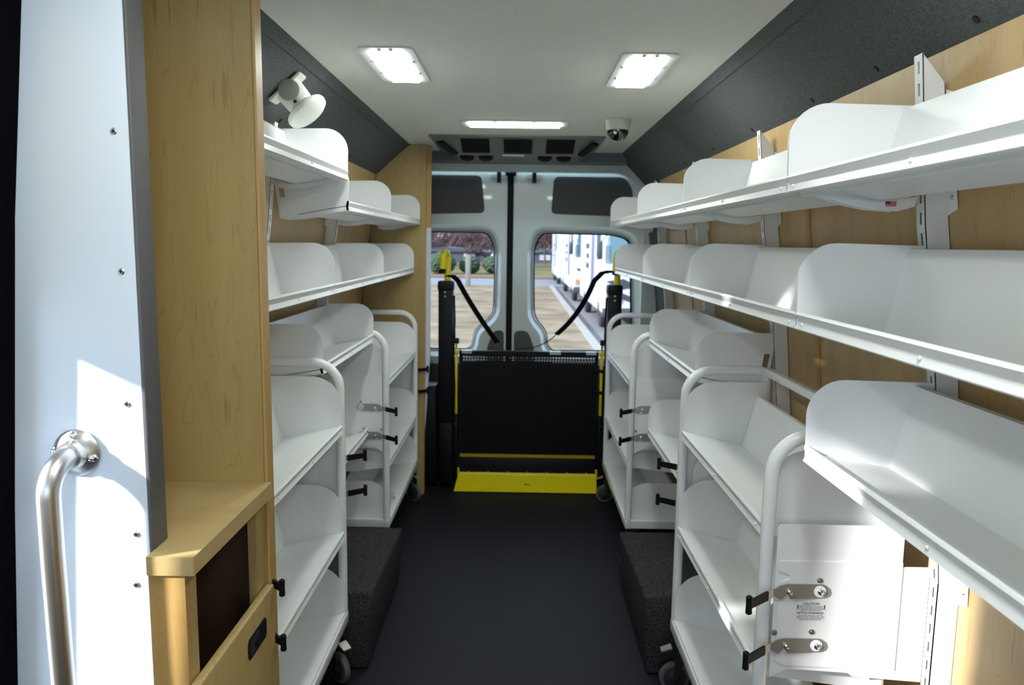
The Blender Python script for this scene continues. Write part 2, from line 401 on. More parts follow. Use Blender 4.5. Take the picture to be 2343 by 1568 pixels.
# ------------------------------------------------------------------ wall shelves
def U(s, x0, pts): return [(x0+s*u, z) for u, z in pts]
def shelf(s, x0, z0, y0, y1, label, group, holes=True, rivets=True, flag=False, near_bracket=True):
    y0 += .002; y1 -= .002
    t = thing('wall_shelf', label, 'shelf', (x0+s*.1, (y0+y1)/2, z0-.015), group)
    g = lambda pts: [(x0+s*u, z0+z) for u, z in pts]
    lip = MB().poly(g([(0, 0), (.005, .013), (0, .026), (.002, .030), (.006, .031), (.009, .028), (.012, .016), (.010, .0), (.004, -.003)]), y0, y1)
    lip.sheet(g([(.009, .016), (.167, -.013)]), y0, y1, .002)
    lip.sheet(g([(.012, .004), (.030, -.004), (.030, -.008)]), y0+.004, y1-.004, .002)
    if rivets:
        n = 3
        for i in range(n):
            yy = y0+.03+(y1-y0-.06)*i/(n-1)
            lip.lathe((x0+s*.003, yy, z0+.009), [(.0035, 0), (.0035, .002), (.002, .0038)], (-s, 0, .35), 10)
    put('tray', lip, 'white_metal', t)
    bk = MB().sheet(g([(.1672, -.013), (.204, .150), (.214, .1495)]), y0+.002, y1-.002, .002)
    put('back_panel', bk, 'white_metal', t)
    outl = [(.003, .001), (.0005, .09)]+arc(.0705, .090, .07, 180, 90, 9)[1:]+[(.235, .157), (.247, .150), (.238, .06), (.226, -.028), (.170, -.030), (.05, -.006)]
    hole = [(.2075, .040), (.2250, .040), (.2330, .092), (.2150, .092)]
    for yy in (y0, y1-.0018):
        put('end_panel', MB().poly(g(outl), yy, yy+.0018, 'Y', [g(hole)] if holes else ()), 'white_plate', t)
    for k, yy in enumerate((y0+.010, y1-.014)):
        br = put('bracket', MB().poly(g([(.060, -.006), (.10, -.020), (.15, -.030), (.20, -.033), (.232, -.024), (.236, -.006), (.19, -.014), (.165, -.016)]), yy, yy+.002), 'white_plate', t)
        if flag and k == 1:
            fx0, fz0 = x0+s*.178, z0-.030
            put('sticker', MB().box(fx0, fx0+.020, yy-.0004, yy-.0001, fz0+.006, fz0+.015), 'flag_red', br)
            put('sticker', MB().box(fx0, fx0+.009, yy-.0008, yy-.0005, fz0+.0105, fz0+.015), 'flag_blue', br)
            put('sticker', MB().box(fx0+.009, fx0+.020, yy-.0008, yy-.0005, fz0+.0118, fz0+.0126).box(fx0, fx0+.020, yy-.0008, yy-.0005, fz0+.0080, fz0+.0088), 'flag_white', br)
    return t
JR = [.53, 1.42, 2.31, 3.21, 4.16]
nm = ['nearest', 'second nearest', 'third nearest', 'farthest']
for i in range(4):
    shelf(1, .489, 1.552, JR[i], JR[i+1], 'white metal shelf in the top row on the right, %s of the row' % nm[i], 'top row shelves on the right', flag=(i == 0))
    shelf(1, .521, 1.300, JR[i], JR[i+1], 'white metal shelf in the middle row on the right, %s of the row' % nm[i], 'middle row shelves on the right')
shelf(1, .553, 1.042, JR[0], JR[1], 'large white metal shelf lowest on the right beside the near book trolley', 'low shelves')
shelf(1, .553, 1.028, 2.33, 3.17, 'white metal shelf above the right wheel arch box, upper of two', 'low shelves')
shelf(1, .562, .640, 2.33, 3.17, 'white metal shelf just above the right wheel arch box, lower of two', 'low shelves')
shelf(-1, -.553, 1.647, 1.61, 2.455, 'white metal top shelf on the left, mounted higher than its row beside the cabinet', 'top row shelves on the left')
shelf(-1, -.553, 1.550, 2.46, 3.26, 'white metal shelf in the top row on the left, middle of three', 'top row shelves on the left')
shelf(-1, -.553, 1.550, 3.26, 4.20, 'white metal shelf in the top row on the left, touching the divider panel', 'top row shelves on the left')
for i, (a, b) in enumerate(((1.61, 2.39), (2.39, 3.26), (3.26, 4.20))):
    shelf(-1, -.587, 1.286, a, b, 'white metal shelf in the middle row on the left, %s' % ('next to the cabinet', 'middle of three', 'touching the divider panel')[i], 'middle row shelves on the left')
shelf(-1, -.620, 1.030, 2.36, 3.19, 'white metal shelf above the left wheel arch box, upper of two', 'low shelves')
shelf(-1, -.645, .620, 2.36, 3.19, 'white metal shelf just above the left wheel arch box, lower of two', 'low shelves')

# ------------------------------------------------------------------ slotted uprights
def upright(s, y, label, zlo=.30, group='slotted uprights'):
    prof = PR if s > 0 else PL
    W, D = .030, .045
    zt = 1.800 if s > 0 else 1.812
    t = thing('shelf_upright', label, 'shelf upright', (px(prof, zlo)-s*.02, y, zlo), group)
    xf = lambda z: px(prof, z)-s*D
    ch = MB()
    zs = [zlo]+[z for z in (.8, 1.2, 1.5) if z > zlo]+[zt]
    ins, hw, p = .0015, .006, .0385
    def strip(y0, y1, za, zb, d0=0, d1=.0018):
        ch.hexa([(xf(za)+s*d0, y0, za), (xf(za)+s*d1, y0, za), (xf(za)+s*d1, y1, za), (xf(za)+s*d0, y1, za),
                 (xf(zb)+s*d0, y0, zb), (xf(zb)+s*d1, y0, zb), (xf(zb)+s*d1, y1, zb), (xf(zb)+s*d0, y1, zb)])
    for a, b in zip(zs, zs[1:]):
        strip(y-W/2, y-.004, a, b); strip(y+.004, y+W/2, a, b)            # face either side of the slots
        zb_ = b-(.0 if b < zt else .0)
        for ys in (y-W/2, y+W/2-.0018):                                    # channel side walls
            top = b
            ch.hexa([(xf(a), ys, a), (xf(a)+s*(D-.002), ys, a), (xf(a)+s*(D-.002), ys+.0018, a), (xf(a), ys+.0018, a),
                     (xf(b), ys, top), (xf(b)+s*(D-.002), ys, top-(.05 if b == zt else 0)), (xf(b)+s*(D-.002), ys+.0018, top-(.05 if b == zt else 0)), (xf(b), ys+.0018, top)])
    z = zt-.012
    strip(y-.004, y+.004, zt-.012, zt)
    while z > zlo+.05:                                                      # bridges between slots
        z0 = z-.022; z1 = z0-.0165
        strip(y-.004, y+.004, max(z1, zlo), z0); z = z1
    put('channel', ch, 'white_tube', t, 30)
    for zc in (1.705, 1.545, .79):
        if zc < zlo: continue
        a, b = zc-.032, zc+.032
        xx = lambda zz: px(prof, zz)-s*.004
        e = MB().hexa([(xx(a), y-.045, a+.01), (xx(a)+s*.002, y-.045, a+.01), (xx(a)+s*.002, y-W/2-.0003, a), (xx(a), y-W/2-.0003, a),
                       (xx(b), y-.045, b-.01), (xx(b)+s*.002, y-.045, b-.01), (xx(b)+s*.002, y-W/2-.0003, b), (xx(b), y-W/2-.0003, b)])
        eo = put('mounting_ear', e, 'white_tube', t)
        put('screw', MB().lathe((xx(zc)-s*.0002, y-.032, zc), [(.005, 0), (.005, .001), (.003, .003)], (-s, 0, 0), 12), 'zinc', eo)
    return t
for i, y in enumerate((1.425, 2.345, 3.215, 4.11)):
    upright(1, y, 'white slotted steel upright on the right wooden wall, %s' % nm[i])
for y, l in ((2.375, 'second from the divider panel'), (3.245, 'nearest the divider panel'), (1.66, 'beside the cabinet')):
    upright(-1, y, 'white slotted steel upright on the left wooden wall, %s' % l)

# ------------------------------------------------------------------ book trolleys
def trolley(s, x0, y0, y1, lips, label, ang):
    D = .280; t = thing('book_trolley', label, 'trolley', (x0+s*D/2, (y0+y1)/2, 0), 'white book trolleys')
    r = .0145; zt = 1.068; X = lambda u: x0+s*u
    zb = lips[2]-.047
    for yy in (y0+r, y1-r):
        pts = [(X(r), yy, zb+.03)]+[(X(a), yy, b) for a, b in [(r, .60)]+[(r+.085-.085*math.cos(k*PI/16), zt-.085+.085*math.sin(k*PI/16)) for k in range(9)]]
        pts += [(X(D-r-.02), yy, zt), (X(D-r-.008), yy, zt-.003), (X(D-r), yy, zt-.014), (X(D-r), yy, .60), (X(D-r), yy, zb+.03)]
        put('end_frame', MB().tube(pts, r, 14, ref=(0, 1, 0)), 'white_tube', t, 50)
    put('top_rail', MB().bbox(X(D-2*r), X(D-.004), y0+2*r+.0005, y1-2*r-.0005, zt-.013, zt+.011, .004), 'white_tube', t)
    base = MB()
    base.bbox(X(0), X(.026), y0, y1, zb, zb+.038, .004); base.bbox(X(D-.026), X(D), y0, y1, zb, zb+.038, .004)
    base.box(X(.026), X(D-.026), y0+.001, y0+.026, zb+.003, zb+.036); base.box(X(.026), X(D-.026), y1-.026, y1-.001, zb+.003, zb+.036)
    put('base_frame', base, 'white_tube', t)
    for lz in lips:
        z0 = lz-.028; g = lambda pts: [(X(u), z0+z) for u, z in pts]
        ya, yb = y0+2*r+.001, y1-2*r-.001
        m = MB().poly(g([(.004, 0), (.008, .012), (.004, .024), (.006, .028), (.011, .028), (.014, .016), (.012, 0)]), y0+.031, y1-.031)
        m.sheet(g([(.010, .024), (.030, .020), (.195, -.018)]), ya, yb, .002)
        for i in range(3): m.lathe((X(.006), ya+.04+(yb-ya-.08)*i/2, z0+.008), [(.0035, 0), (.0035, .0015), (.002, .003)], (-s, 0, .3), 10)
        tr = put('tray', m, 'white_metal', t)
        put('back_panel', MB().sheet(g([(.1955, -.018), (.236, .140), (.244, .1395)]), ya+.003, yb-.003, .002), 'white_metal', tr)
        outl = [(.008, .0), (.006, .095)]+arc(.101, .090, .095, 180, 90, 10)[1:]+[(.262, .185), (.262, -.022), (.20, -.024)]
        for yy in (ya-.0003, yb-.0017):
            put('end_panel', MB().poly(g(outl), yy, yy+.002), 'white_plate', tr)
    k = 0
    for yy in (y0+.034, y1-.034):
        for u in (.036, D-.036):
            a = ang[k]; k += 1; c = Vector((X(u), yy, 0)); ax = Vector((math.cos(a), math.sin(a), 0)); fw = Vector((-ax.y, ax.x, 0))
            hub = c+fw*.022+Vector((0, 0, .050))
            f = MB().box(c.x-.030, c.x+.030, c.y-.030, c.y+.030, zb-.009, zb-.0006)
            f.lathe((c.x, c.y, zb-.030), [(.022, 0), (.024, .008), (.022, .016)], (0, 0, 1), 16)
            for q in (-.018, .018):
                p = ax*q; top = c+Vector((0, 0, zb-.028))
                f.hexa([hub+p*1-fw*.008-ax*.0015, hub+p-fw*.008+ax*.0015, hub+p+fw*.008+ax*.0015, hub+p+fw*.008-ax*.0015,
                        top+p-fw*.022-ax*.0015, top+p-fw*.022+ax*.0015, top+p+fw*.022+ax*.0015, top+p+fw*.022-ax*.0015])
            f.cyl(c+Vector((0, 0, zb-.030)), c+Vector((0, 0, zb-.024)), .026)
            f.cyl(hub-ax*.022, hub+ax*.022, .005, 10)
            co = put('caster', f, 'wheel_grey', t); co['label'] = 'swivel caster with dark wheel'
            put('wheel', MB().lathe(hub-ax*.012, [(.012, -.003), (.016, 0), (.038, .001), (.0385, .003), (.0385, .021), (.038, .023), (.016, .024), (.012, .027)], ax, 28), 'wheel_grey', co)
            put('tyre', MB().lathe(hub-ax*.012, [(.0390, .001), (.047, .002), (.050, .007), (.050, .017), (.047, .022), (.0390, .023)], ax, 32), 'grey_rubber', co)
            bl = MB(); b0 = c+Vector((0, 0, zb-.045))+fw*.035
            bl.hexa([b0-ax*.016, b0+ax*.016, b0+ax*.014+fw*.034-Vector((0, 0, .012)), b0-ax*.014+fw*.034-Vector((0, 0, .012)),
                     b0-ax*.016+Vector((0, 0, .004)), b0+ax*.016+Vector((0, 0, .004)), b0+ax*.014+fw*.034-Vector((0, 0, .008)), b0-ax*.014+fw*.034-Vector((0, 0, .008))])
            put('brake_lever', bl, 'latch_steel', co)
    return t
d_ = math.radians
trolley(1, .513, 1.50, 2.345, [.876, .560, .244], 'white book trolley with three trays nearest on the right, beside the caution label', [d_(135), d_(180), d_(90), d_(180)])
trolley(1, .488, 3.235, 4.17, [.862, .498, .238], 'white book trolley with three trays at the far right beside the wheelchair lift', [d_(135), d_(180), d_(90), d_(180)])
trolley(-1, -.555, 1.634, 2.375, [.868, .512, .234], 'white book trolley with three trays nearest on the left, beside the wooden cabinet', [d_(225), d_(180), d_(225), d_(180)])
trolley(-1, -.560, 3.195, 4.14, [.860, .490, .240], 'white book trolley with three trays at the far left beside the divider panel', [d_(225), d_(180), d_(235), d_(180)])

# ------------------------------------------------------------------ docking brackets with latches
def text_lines(parent, lines, x0, y, z0):
    for txt, size, dx, dz, off in lines:
        cu = bpy.data.curves.new('lettering', 'FONT'); cu.body = txt; cu.size = size; cu.align_x = 'CENTER'; cu.extrude = .0001; cu.offset = off
        tmp = bpy.data.objects.new('tmp', cu); COL.objects.link(tmp)
        dg = bpy.context.evaluated_depsgraph_get(); me = bpy.data.meshes.new_from_object(tmp.evaluated_get(dg))
        bpy.data.objects.remove(tmp)
        me.name = 'lettering'; me.materials.clear(); me.materials.append(M('ink'))
        me.transform(Matrix.Translation((x0+dx, y, z0+dz)) @ Matrix.Rotation(PI/2, 4, 'X'))
        o = bpy.data.objects.new('lettering', me); COL.objects.link(o); o.parent = parent
        me.transform(Matrix.Translation(-OFF[parent])); OFF[o] = OFF[parent]
def docking(s, xp, y, zs, label, dy, caution=False):
    """plate against the wall upright carrying two latches that hook the trolley post; dy = side the latches face"""
    xw = px(PR if s > 0 else PL, .8)-s*.012
    X = lambda u: xp+s*u
    t = thing('docking_bracket', label, 'bracket', (xw, y, .57), 'docking brackets')
    zt = zs[0]+.142
    w_ = abs(xw-xp)-.052
    wa, wf = (w_, w_) if not caution else (.286, .345)
    a, b = sorted((y, y+.0025*1))
    pl = MB().poly([(X(.026), zs[1]-.075), (X(.026), zt-.006), (X(.032), zt), (X(wa), zt), (X(wa), zt-.088), (X(wf), zt-.088), (X(wf), zs[1]-.080), (X(.20), zs[1]-.070), (X(.19), zs[1]-.062), (X(.06), zs[1]-.055)], a, b)
    put('plate', pl, 'white_plate', t)
    st = zt-.078; yo = (y-.0024, y-.0003) if dy < 0 else (y+.0028, y+.0065)
    outl = [(X(.036), zs[1]-.036), (X(.034), zs[0]-.05), (X(.034), zs[0]+.018), (X(.056), zs[0]+.024), (X(.054), zs[0]+.034), (X(.032), zs[0]+.042), (X(.030), st-.008), (X(.033), st-.002), (X(.039), st), (X(wa), st), (X(wa), zs[1]-.054), (X(.05), zs[1]-.046)]
    sp = put('strike_plate', MB().poly(outl, *yo), 'white_plate', t)
    yl = (yo[0]-.004) if dy < 0 else (yo[1]+.004)
    for (u, z) in ((.117, zs[0]+.024), (.107, zs[1]+.030), (.030, zs[1]+.027)):
        put('bolt', MB().lathe((X(u), yo[0] if dy < 0 else yo[1], z), [(.0062, 0), (.0062, .0018), (.0035, .002), (.003, .004)], (0, dy, 0), 6), 'zinc', sp)
    for z in zs:
        arm = [(.115, .000), (.112, .010), (.104, .0165), (.03, .0165), (.014, .012), (.004, .004), (.003, -.010), (.012, -.015), (.020, -.018), (.026, -.010), (.030, -.004), (.036, -.008), (.037, -.016), (.075, -.014), (.104, -.010), (.112, -.006)]
        la = put('latch', MB().poly([(X(u+.020), z+q) for u, q in arm], yl-.0012, yl+.0012), 'latch_steel', t); la['label'] = 'steel latch arm with black T grip'
        put('washer', MB().lathe((X(.117), yl+dy*.0013, z+.002), [(.0125, 0), (.0125, .0012), (.010, .0016)], (0, dy, 0), 20), 'white_tube', la)
        for u, zz in ((.117, .002), (.054, .000)):
            bo = put('bolt', MB().lathe((X(u), yl+dy*.0022, z+zz), [(.0068, -.001), (.0068, .002), (.0055, .0048), (.0032, .0058), (.003, .004)], (0, dy, 0), 18), 'chrome', la)
        # bent neck and rubber coated T grip
        P0 = Vector((X(.024), yl, z-.004)); P1 = Vector((X(.006), yl+dy*.012, z-.004)); P2 = Vector((X(-.044), yl+dy*.052, z-.005))
        nk = MB().hexa([P0+Vector((0, 0, -.009)), P0+Vector((0, .002, -.009)), P1+Vector((0, .002, -.009)), P1+Vector((0, 0, -.009)),
                        P0+Vector((0, 0, .009)), P0+Vector((0, .002, .009)), P1+Vector((0, .002, .009)), P1+Vector((0, 0, .009))])
        put('neck', nk, 'latch_steel', la)
        d = (P2-P1).normalized(); gr = MB()
        n = d.cross(Vector((0, 0, 1))).normalized()*.0028
        def bar(a_, b_, h0, h1):
            gr.hexa([a_-n-Vector((0, 0, h0)), a_+n-Vector((0, 0, h0)), b_+n-Vector((0, 0, h1)), b_-n-Vector((0, 0, h1)),
                     a_-n+Vector((0, 0, h0)), a_+n+Vector((0, 0, h0)), b_+n+Vector((0, 0, h1)), b_-n+Vector((0, 0, h1))])
        bar(P1+Vector((0, 0, 0)), P2, .0095, .0085)
        gr.tube([P2+Vector((0, 0, -.020)), P2+Vector((0, 0, -.017)), P2+Vector((0, 0, 0)), P2+Vector((0, 0, .017)), P2+Vector((0, 0, .020))], [.003, .0068, .0062, .0068, .003], 12)
        put('grip', gr, 'black_rubber', la)
    if caution:
        put('label_film', MB().box(X(.072), X(.134), yo[0]-.0003, yo[0]-.0001, zs[0]-.068, zs[0]-.021), 'decal_film', sp)
        L = [('CAUTION', .0076, 0, -.0300, .00012), ('USE THIS SECURITY AND BOLT', .0034, 0, -.0340, 0), ('PLATE ATTACHING THE BLOCK', .0034, 0, -.0372, 0), ('WALL BRACKET BOOKTRUCK BEFORE', .0034, 0, -.0404, 0), ('MOVING THE BOOKTRUCK', .0034, 0, -.0436, 0),
             ('LATCH-WARNING', .0066, -.001, -.0498, .00014), ('IF LATCHES ARE EASILY TURNED', .0034, 0, -.0540, 0), ('ALLOW A SLIGHT RESISTANCE, CART', .0034, 0, -.0572, 0), ('ROTATION MAY CAUSE LATCH TO', .0034, 0, -.0604, 0), ('DISENGAGE FROM THE CART', .0034, 0, -.0636, 0)]
        text_lines(sp, L, X(.103), yo[0]-.0004, zs[0])
        for u in (.0755, .1305):
            put('arrow_mark', MB().poly(rrect(X(u)-.0012, X(u)+.0012, zs[0]-.038, zs[0]-.030, .001), yo[0]-.0006, yo[0]-.0004), 'ink', sp)
    return t
docking(1, .513, 1.487, (.745, .626), 'white docking bracket with caution label and two black T latches, nearest on the right', -1, True)
docking(1, .513, 2.348, (.744, .622), 'docking bracket with black T latches at the far end of the near right trolley', 1)
docking(1, .488, 3.222, (.742, .618), 'docking bracket with black T latches in front of the far right trolley', -1)
docking(1, .488, 4.188, (.742, .618), 'docking bracket at the far end of the far right trolley, mostly hidden', 1)
docking(-1, -.555, 1.6185, (.700, .572), 'docking bracket beside the wooden cabinet, only its black T grips showing', -1)
docking(-1, -.555, 2.390, (.744, .622), 'docking bracket with black T latches at the far end of the near left trolley', 1)
docking(-1, -.560, 3.182, (.742, .618), 'docking bracket with black T latches in front of the far left trolley', -1)
docking(-1, -.560, 4.155, (.742, .618), 'docking bracket whose two black grips cross the edge of the divider panel', 1)

# crumpled clear wrap on the lowest tray of the far left trolley
cw = MB(); rnd = random.Random(3)
bmesh.ops.create_icosphere(cw.bm, subdivisions=3, radius=.055)
for v in cw.bm.verts:
    v.co *= rnd.uniform(.7, 1.15); v.co.z = max(v.co.z*.55, -.012)
bmesh.ops.translate(cw.bm, vec=(-.625, 3.42, .262), verts=list(cw.bm.verts))
o = put('plastic_wrap', cw, 'plastic_film', None, 0, (-.625, 3.42, .25)); tag(o, 'crumpled clear plastic wrap on the lowest tray of the far left trolley', 'plastic wrap')

# ------------------------------------------------------------------ ceiling fixtures
def light(x0, x1, y0, y1, label):
    t = thing('ceiling_light', label, 'ceiling light', ((x0+x1)/2, (y0+y1)/2, CZ), 'LED ceiling lights')
    g = .032
    put('bezel', MB().poly(rrect(x0-g, x1+g, y0-g, y1+g, .022), CZ-.004, CZ-.0005, 'Z', [rrect(x0, x1, y0, y1, .004)]), 'lamp_white', t)
    put('diffuser', MB().bbox(x0+.0005, x1-.0005, y0+.0005, y1-.0005, CZ-.010, CZ-.0008, .003), 'led_diffuser', t)
    sp = []
    if y1-y0 > x1-x0: sp = [(x0-.014, y0+.12), (x0-.014, y1-.12), (x1+.014, y0+.12), (x1+.014, y1-.12), (x0+.03, y0-.012), (x1-.03, y0-.012), (x0+.03, y1+.012), (x1-.03, y1+.012)]
    else: sp = [(x0+.12, y0-.012), (x1-.12, y0-.012), (x0+.12, y1+.012), (x1-.12, y1+.012), (x0-.014, (y0+y1)/2), (x1+.014, (y0+y1)/2)]
    for a, b in sp: put('screw', MB().lathe((a, b, CZ-.004), [(.006, 0), (.006, .002), (.003, .004)], (0, 0, -1), 12), 'zinc', t)
light(-.430, -.338, 2.185, 2.575, 'bright rectangular LED light on the left of the ceiling')
light(.312, .408, 2.22, 2.615, 'bright rectangular LED light on the right of the ceiling')
light(-.236, .172, 3.41, 3.52, 'crosswise LED light on the ceiling just before the air conditioner')
light(-.434, -.332, .55, .97, 'LED light on the ceiling nearer the cab, left of the aisle')
light(.306, .412, .58, 1.00, 'LED light on the ceiling nearer the cab, right of the aisle')

# dome camera
dc = thing('dome_camera', 'beige dome security camera with black bubble on the ceiling', 'security camera', (.412, 3.32, CZ))
put('housing', MB().lathe((.412, 3.32, CZ-.0005), [(.056, 0), (.056, .006), (.053, .018), (.050, .040), (.047, .0455), (.040, .046)], (0, 0, -1), 36), 'beige_plastic', dc)
dome = [(.0455*math.cos(a*PI/18), .0462+.047*math.sin(a*PI/18)) for a in range(0, 10)]
put('bubble', MB().lathe((.412, 3.32, CZ), dome, (0, 0, -1), 32), 'dome_black', dc, 60)
put('lens', MB().lathe((.398, 3.285, CZ-.058), [(.004, 0), (.009, .002), (.007, .006)], (-.3, -1, -.2), 12), 'chrome', dc)  # small chrome bead put in as a glint on the black bubble

# roof air conditioner
ac = thing('air_conditioner', 'dark grey ceiling air conditioner outlet panel with black grilles above the rear doors', 'air conditioner', (-.02, 4.0, CZ-.06))
ya, yb_ = 3.83, 4.02; zl = 1.912
xa, xb, xc, xd = -.450, .404, -.335, .300
m = MB()
m.bm.verts.ensure_lookup_table()
m.hexa([(xc, yb_, zl), (xd, yb_, zl), (xd+.02, 4.40, zl), (xc-.02, 4.40, zl), (xa, ya, CZ-.001), (xb, ya, CZ-.001), (xb, 4.46, CZ-.001), (xa, 4.46, CZ-.001)])
put('housing', m, 'ac_grey', ac, 20)
put('flange', MB().box(xa-.012, xb+.012, ya-.012, 4.48, CZ-.010, CZ-.0005), 'ac_grey', ac)
nrm = Vector((0, -(CZ-zl), -(yb_-ya))).normalized()
def slope(x, t): return Vector((x, ya+(yb_-ya)*t, CZ+(zl-CZ)*t))
for xx in (-.235, -.018, .197):
    w2 = .072; m = MB(); a, b, c, d = slope(xx-w2, .18), slope(xx+w2, .18), slope(xx+w2, .88), slope(xx-w2, .88)
    m.hexa([a, b, c, d, a+nrm*.004, b+nrm*.004, c+nrm*.004, d+nrm*.004])
    gr = put('grille', m, 'ac_dark', ac)
    m = MB()
    for k in range(5):
        t_ = .25+.13*k; a, b = slope(xx-w2+.004, t_)+nrm*.004, slope(xx+w2-.004, t_)+nrm*.004; e1 = slope(0, .02)-slope(0, 0)
        m.hexa([a, b, b+e1, a+e1, a+nrm*.003, b+nrm*.003, b+e1+nrm*.003, a+e1+nrm*.003])
    put('grille_slat', m, 'ac_dark', gr)
for s in (-1, 1):
    X0 = xa if s < 0 else xb; X1 = xc if s < 0 else xd
    A = Vector((X0+(X1-X0)*.30, ya+.06, CZ-(CZ-zl)*.30-.006)); B = Vector((X0+(X1-X0)*.92, ya+.175, CZ-(CZ-zl)*.92-.006))
    put('side_vent', MB().ribbon([A, (A+B)/2, B], (-(B-A).y*.6, (B-A).x, 0), .045, .012), 'ac_dark', ac)
for xx in (-.29, -.19, .125, .225):
    v = put('round_vent', MB().lathe((xx, 4.10, zl+.001), [(.040, 0), (.040, .004), (.034, .016), (.020, .022)], (0, -.25, -1), 24), 'ac_dark', ac)
put('label_plate', MB().box(-.10, .015, yb_-.001, yb_+.05, zl-.0025, zl-.0002), 'lamp_white', ac)

# swivelling fan on the left slanted panel
fn = thing('cabin_fan', 'white swivelling fan with oval head on the left slanted charcoal panel', 'fan', (-.70, 2.30, 1.90))
dcv = Vector((-.192, 0, -.167)).normalized(); ncv = Vector((.167, 0, -.192)).normalized()   # down the slope / off the slope
Pb = Vector((-.700, 2.30, 1.9035))
def onp(u, y, n): return Pb+dcv*u+Vector((0, y, 0))+ncv*n
m = MB(); m.hexa([onp(-.062, -.034, .0015), onp(.062, -.034, .0015), onp(.062, .034, .0015), onp(-.062, .034, .0015), onp(-.062, -.034, .010), onp(.062, -.034, .010), onp(.062, .034, .010), onp(-.062, .034, .010)])
bmesh.ops.bevel(m.bm, geom=list(m.bm.edges), offset=.003, segments=2, affect='EDGES')
put('mounting_plate', m, 'cream_plastic', fn)
hd = (ncv+Vector((0, -.08, 0))).normalized()
put('motor_body', MB().lathe(onp(0, 0, .0105), [(.042, 0), (.043, .006), (.041, .045), (.038, .062), (.03, .064)], hd, 28), 'cream_plastic', fn)
hc = onp(0, 0, .012)+hd*.072
hax = (ncv+Vector((0, -.10, 0))).normalized()
put('swivel', MB().cyl(onp(0, 0, .0115)+hd*.062, hc, .012), 'cream_plastic', fn)
put('fan_head', MB().lathe(hc, [(.056, .0), (.063, .004), (.065, .011), (.063, .019), (.054, .025), (.02, .028)], hax, 32), 'cream_plastic', fn)
lb = onp(0, 0, .012)+hd*.040; sd = Vector((0, -1, 0))
put('yoke_shade', MB().lathe(onp(-.004, -.0445, .026), [(.031, -.020), (.031, .0), (.024, .0022), (.006, .0030)], (.05, -1, .05), 24), 'shade_grey', fn)  # raised grey disc, paints in the shaded hollow of the yoke
put('label_patch', MB().lathe(lb+sd*.0400+Vector((.004, 0, -.010)), [(.006, 0), (.006, .004)], sd+Vector((.2, 0, -.3)), 4), 'ac_dark', fn)

# ------------------------------------------------------------------ rear doors
YD = 4.75
def rear_door(name, outline, win, pads, s):
    wi = fillet(win, .055, 5)
    cx = sum(p[0] for p in wi)/len(wi); cz = sum(p[1] for p in wi)/len(wi)
    wo = []; N_ = len(wi); ar = sum(wi[i-1][0]*wi[i][1]-wi[i][0]*wi[i-1][1] for i in range(N_))
    for i in range(N_):
        a, b = Vector(wi[i-2]), Vector(wi[(i+2) % N_]); d_n = (b-a).normalized(); nn = Vector((d_n.y, -d_n.x))*(1 if ar > 0 else -1)
        wo.append((wi[i][0]+nn.x*.040, wi[i][1]+nn.y*.040))
    mb = MB().poly(outline, YD, YD+.012, 'Y', [wo])
    # sloping reveal from the panel face to the glass
    bm = mb.bm; n = len(wi)
    A = [bm.verts.new((x, YD, z)) for x, z in wo]; B = [bm.verts.new((x, YD+.055, z)) for x, z in wi]; C = [bm.verts.new((x, YD+.065, z)) for x, z in wi]; D = [bm.verts.new((x, YD+.012, z)) for x, z in wo]
    for i in range(n):
        j = (i+1) % n
        bm.faces.new((A[i], A[j], B[j], B[i])); bm.faces.new((B[i], B[j], C[j], C[i])); bm.faces.new((C[i], C[j], D[j], D[i])); bm.faces.new((D[i], D[j], A[j], A[i]))
    d = struct(name, mb, 'door_paint', smooth=50)
    wi2 = [(x-(x-cx)*.012, z-(z-cz)*.01) for x, z in wi]
    struct('window_seal', MB().poly(wi, YD+.046, YD+.054, 'Y', [[(x-(x-cx)*.03, z-(z-cz)*.022) for x, z in wi]]), 'black_rubber', d)
    struct('pane', MB().poly(wi2, YD+.0545, YD+.0585), 'window_glass', d, 'clear window pane')
    for p in pads: struct('fabric_pad', MB().poly(fillet(p, .035), YD-.007, YD-.0005), 'door_pad', d, 'dark grey inset pad')
    # raised rib under the top pad
    # latch at the top centre
    xl = -.135 if s < 0 else .082
    l_ = struct('latch', MB().bbox(xl-.050, xl+.050, YD-.012, YD-.0005, 1.845, 1.888, .004), 'door_paint', d)
    struct('latch_hook', MB().box(xl-.012, xl+.012, YD-.034, YD-.0125, 1.825, 1.885), 'black_plastic', l_)
    # cast triangular boss beside the window
    xt = -.115 if s < 0 else .040
    struct('boss', MB().poly([(xt-.035, 1.60), (xt+.035, 1.60), (xt-s*.035, 1.53)], YD-.006, YD-.0005, 'Y', [[(xt-.022, 1.592), (xt+.022, 1.592), (xt-s*.022, 1.548)]]), 'door_paint', d)
    return d
winR = [(.130, 1.526), (.59, 1.522), (.70, 1.49), (.72, 1.02), (.735, .80), (.70, .775), (.215, .770), (.185, .80), (.175, .90), (.094, .985), (.088, 1.20), (.086, 1.44)]
winL = [(-.20, 1.526), (-.575, 1.526), (-.60, 1.50), (-.61, .80), (-.58, .772), (-.325, .772), (-.300, .80), (-.285, .90), (-.162, 1.00), (-.158, 1.20), (-.155, 1.43)]
padR1 = [(.190, 1.640), (.70, 1.628), (.69, 1.80), (.64, 1.868), (.205, 1.868)]
padL1 = [(-.222, 1.640), (-.62, 1.628), (-.62, 1.868), (-.245, 1.868)]
padR2 = [(-.030, .70), (-.030, .905), (.058, .905), (.098, .80), (.105, .70)]
padL2 = [(-.095, .70), (-.095, .905), (-.158, .905), (-.200, .80), (-.208, .70)]
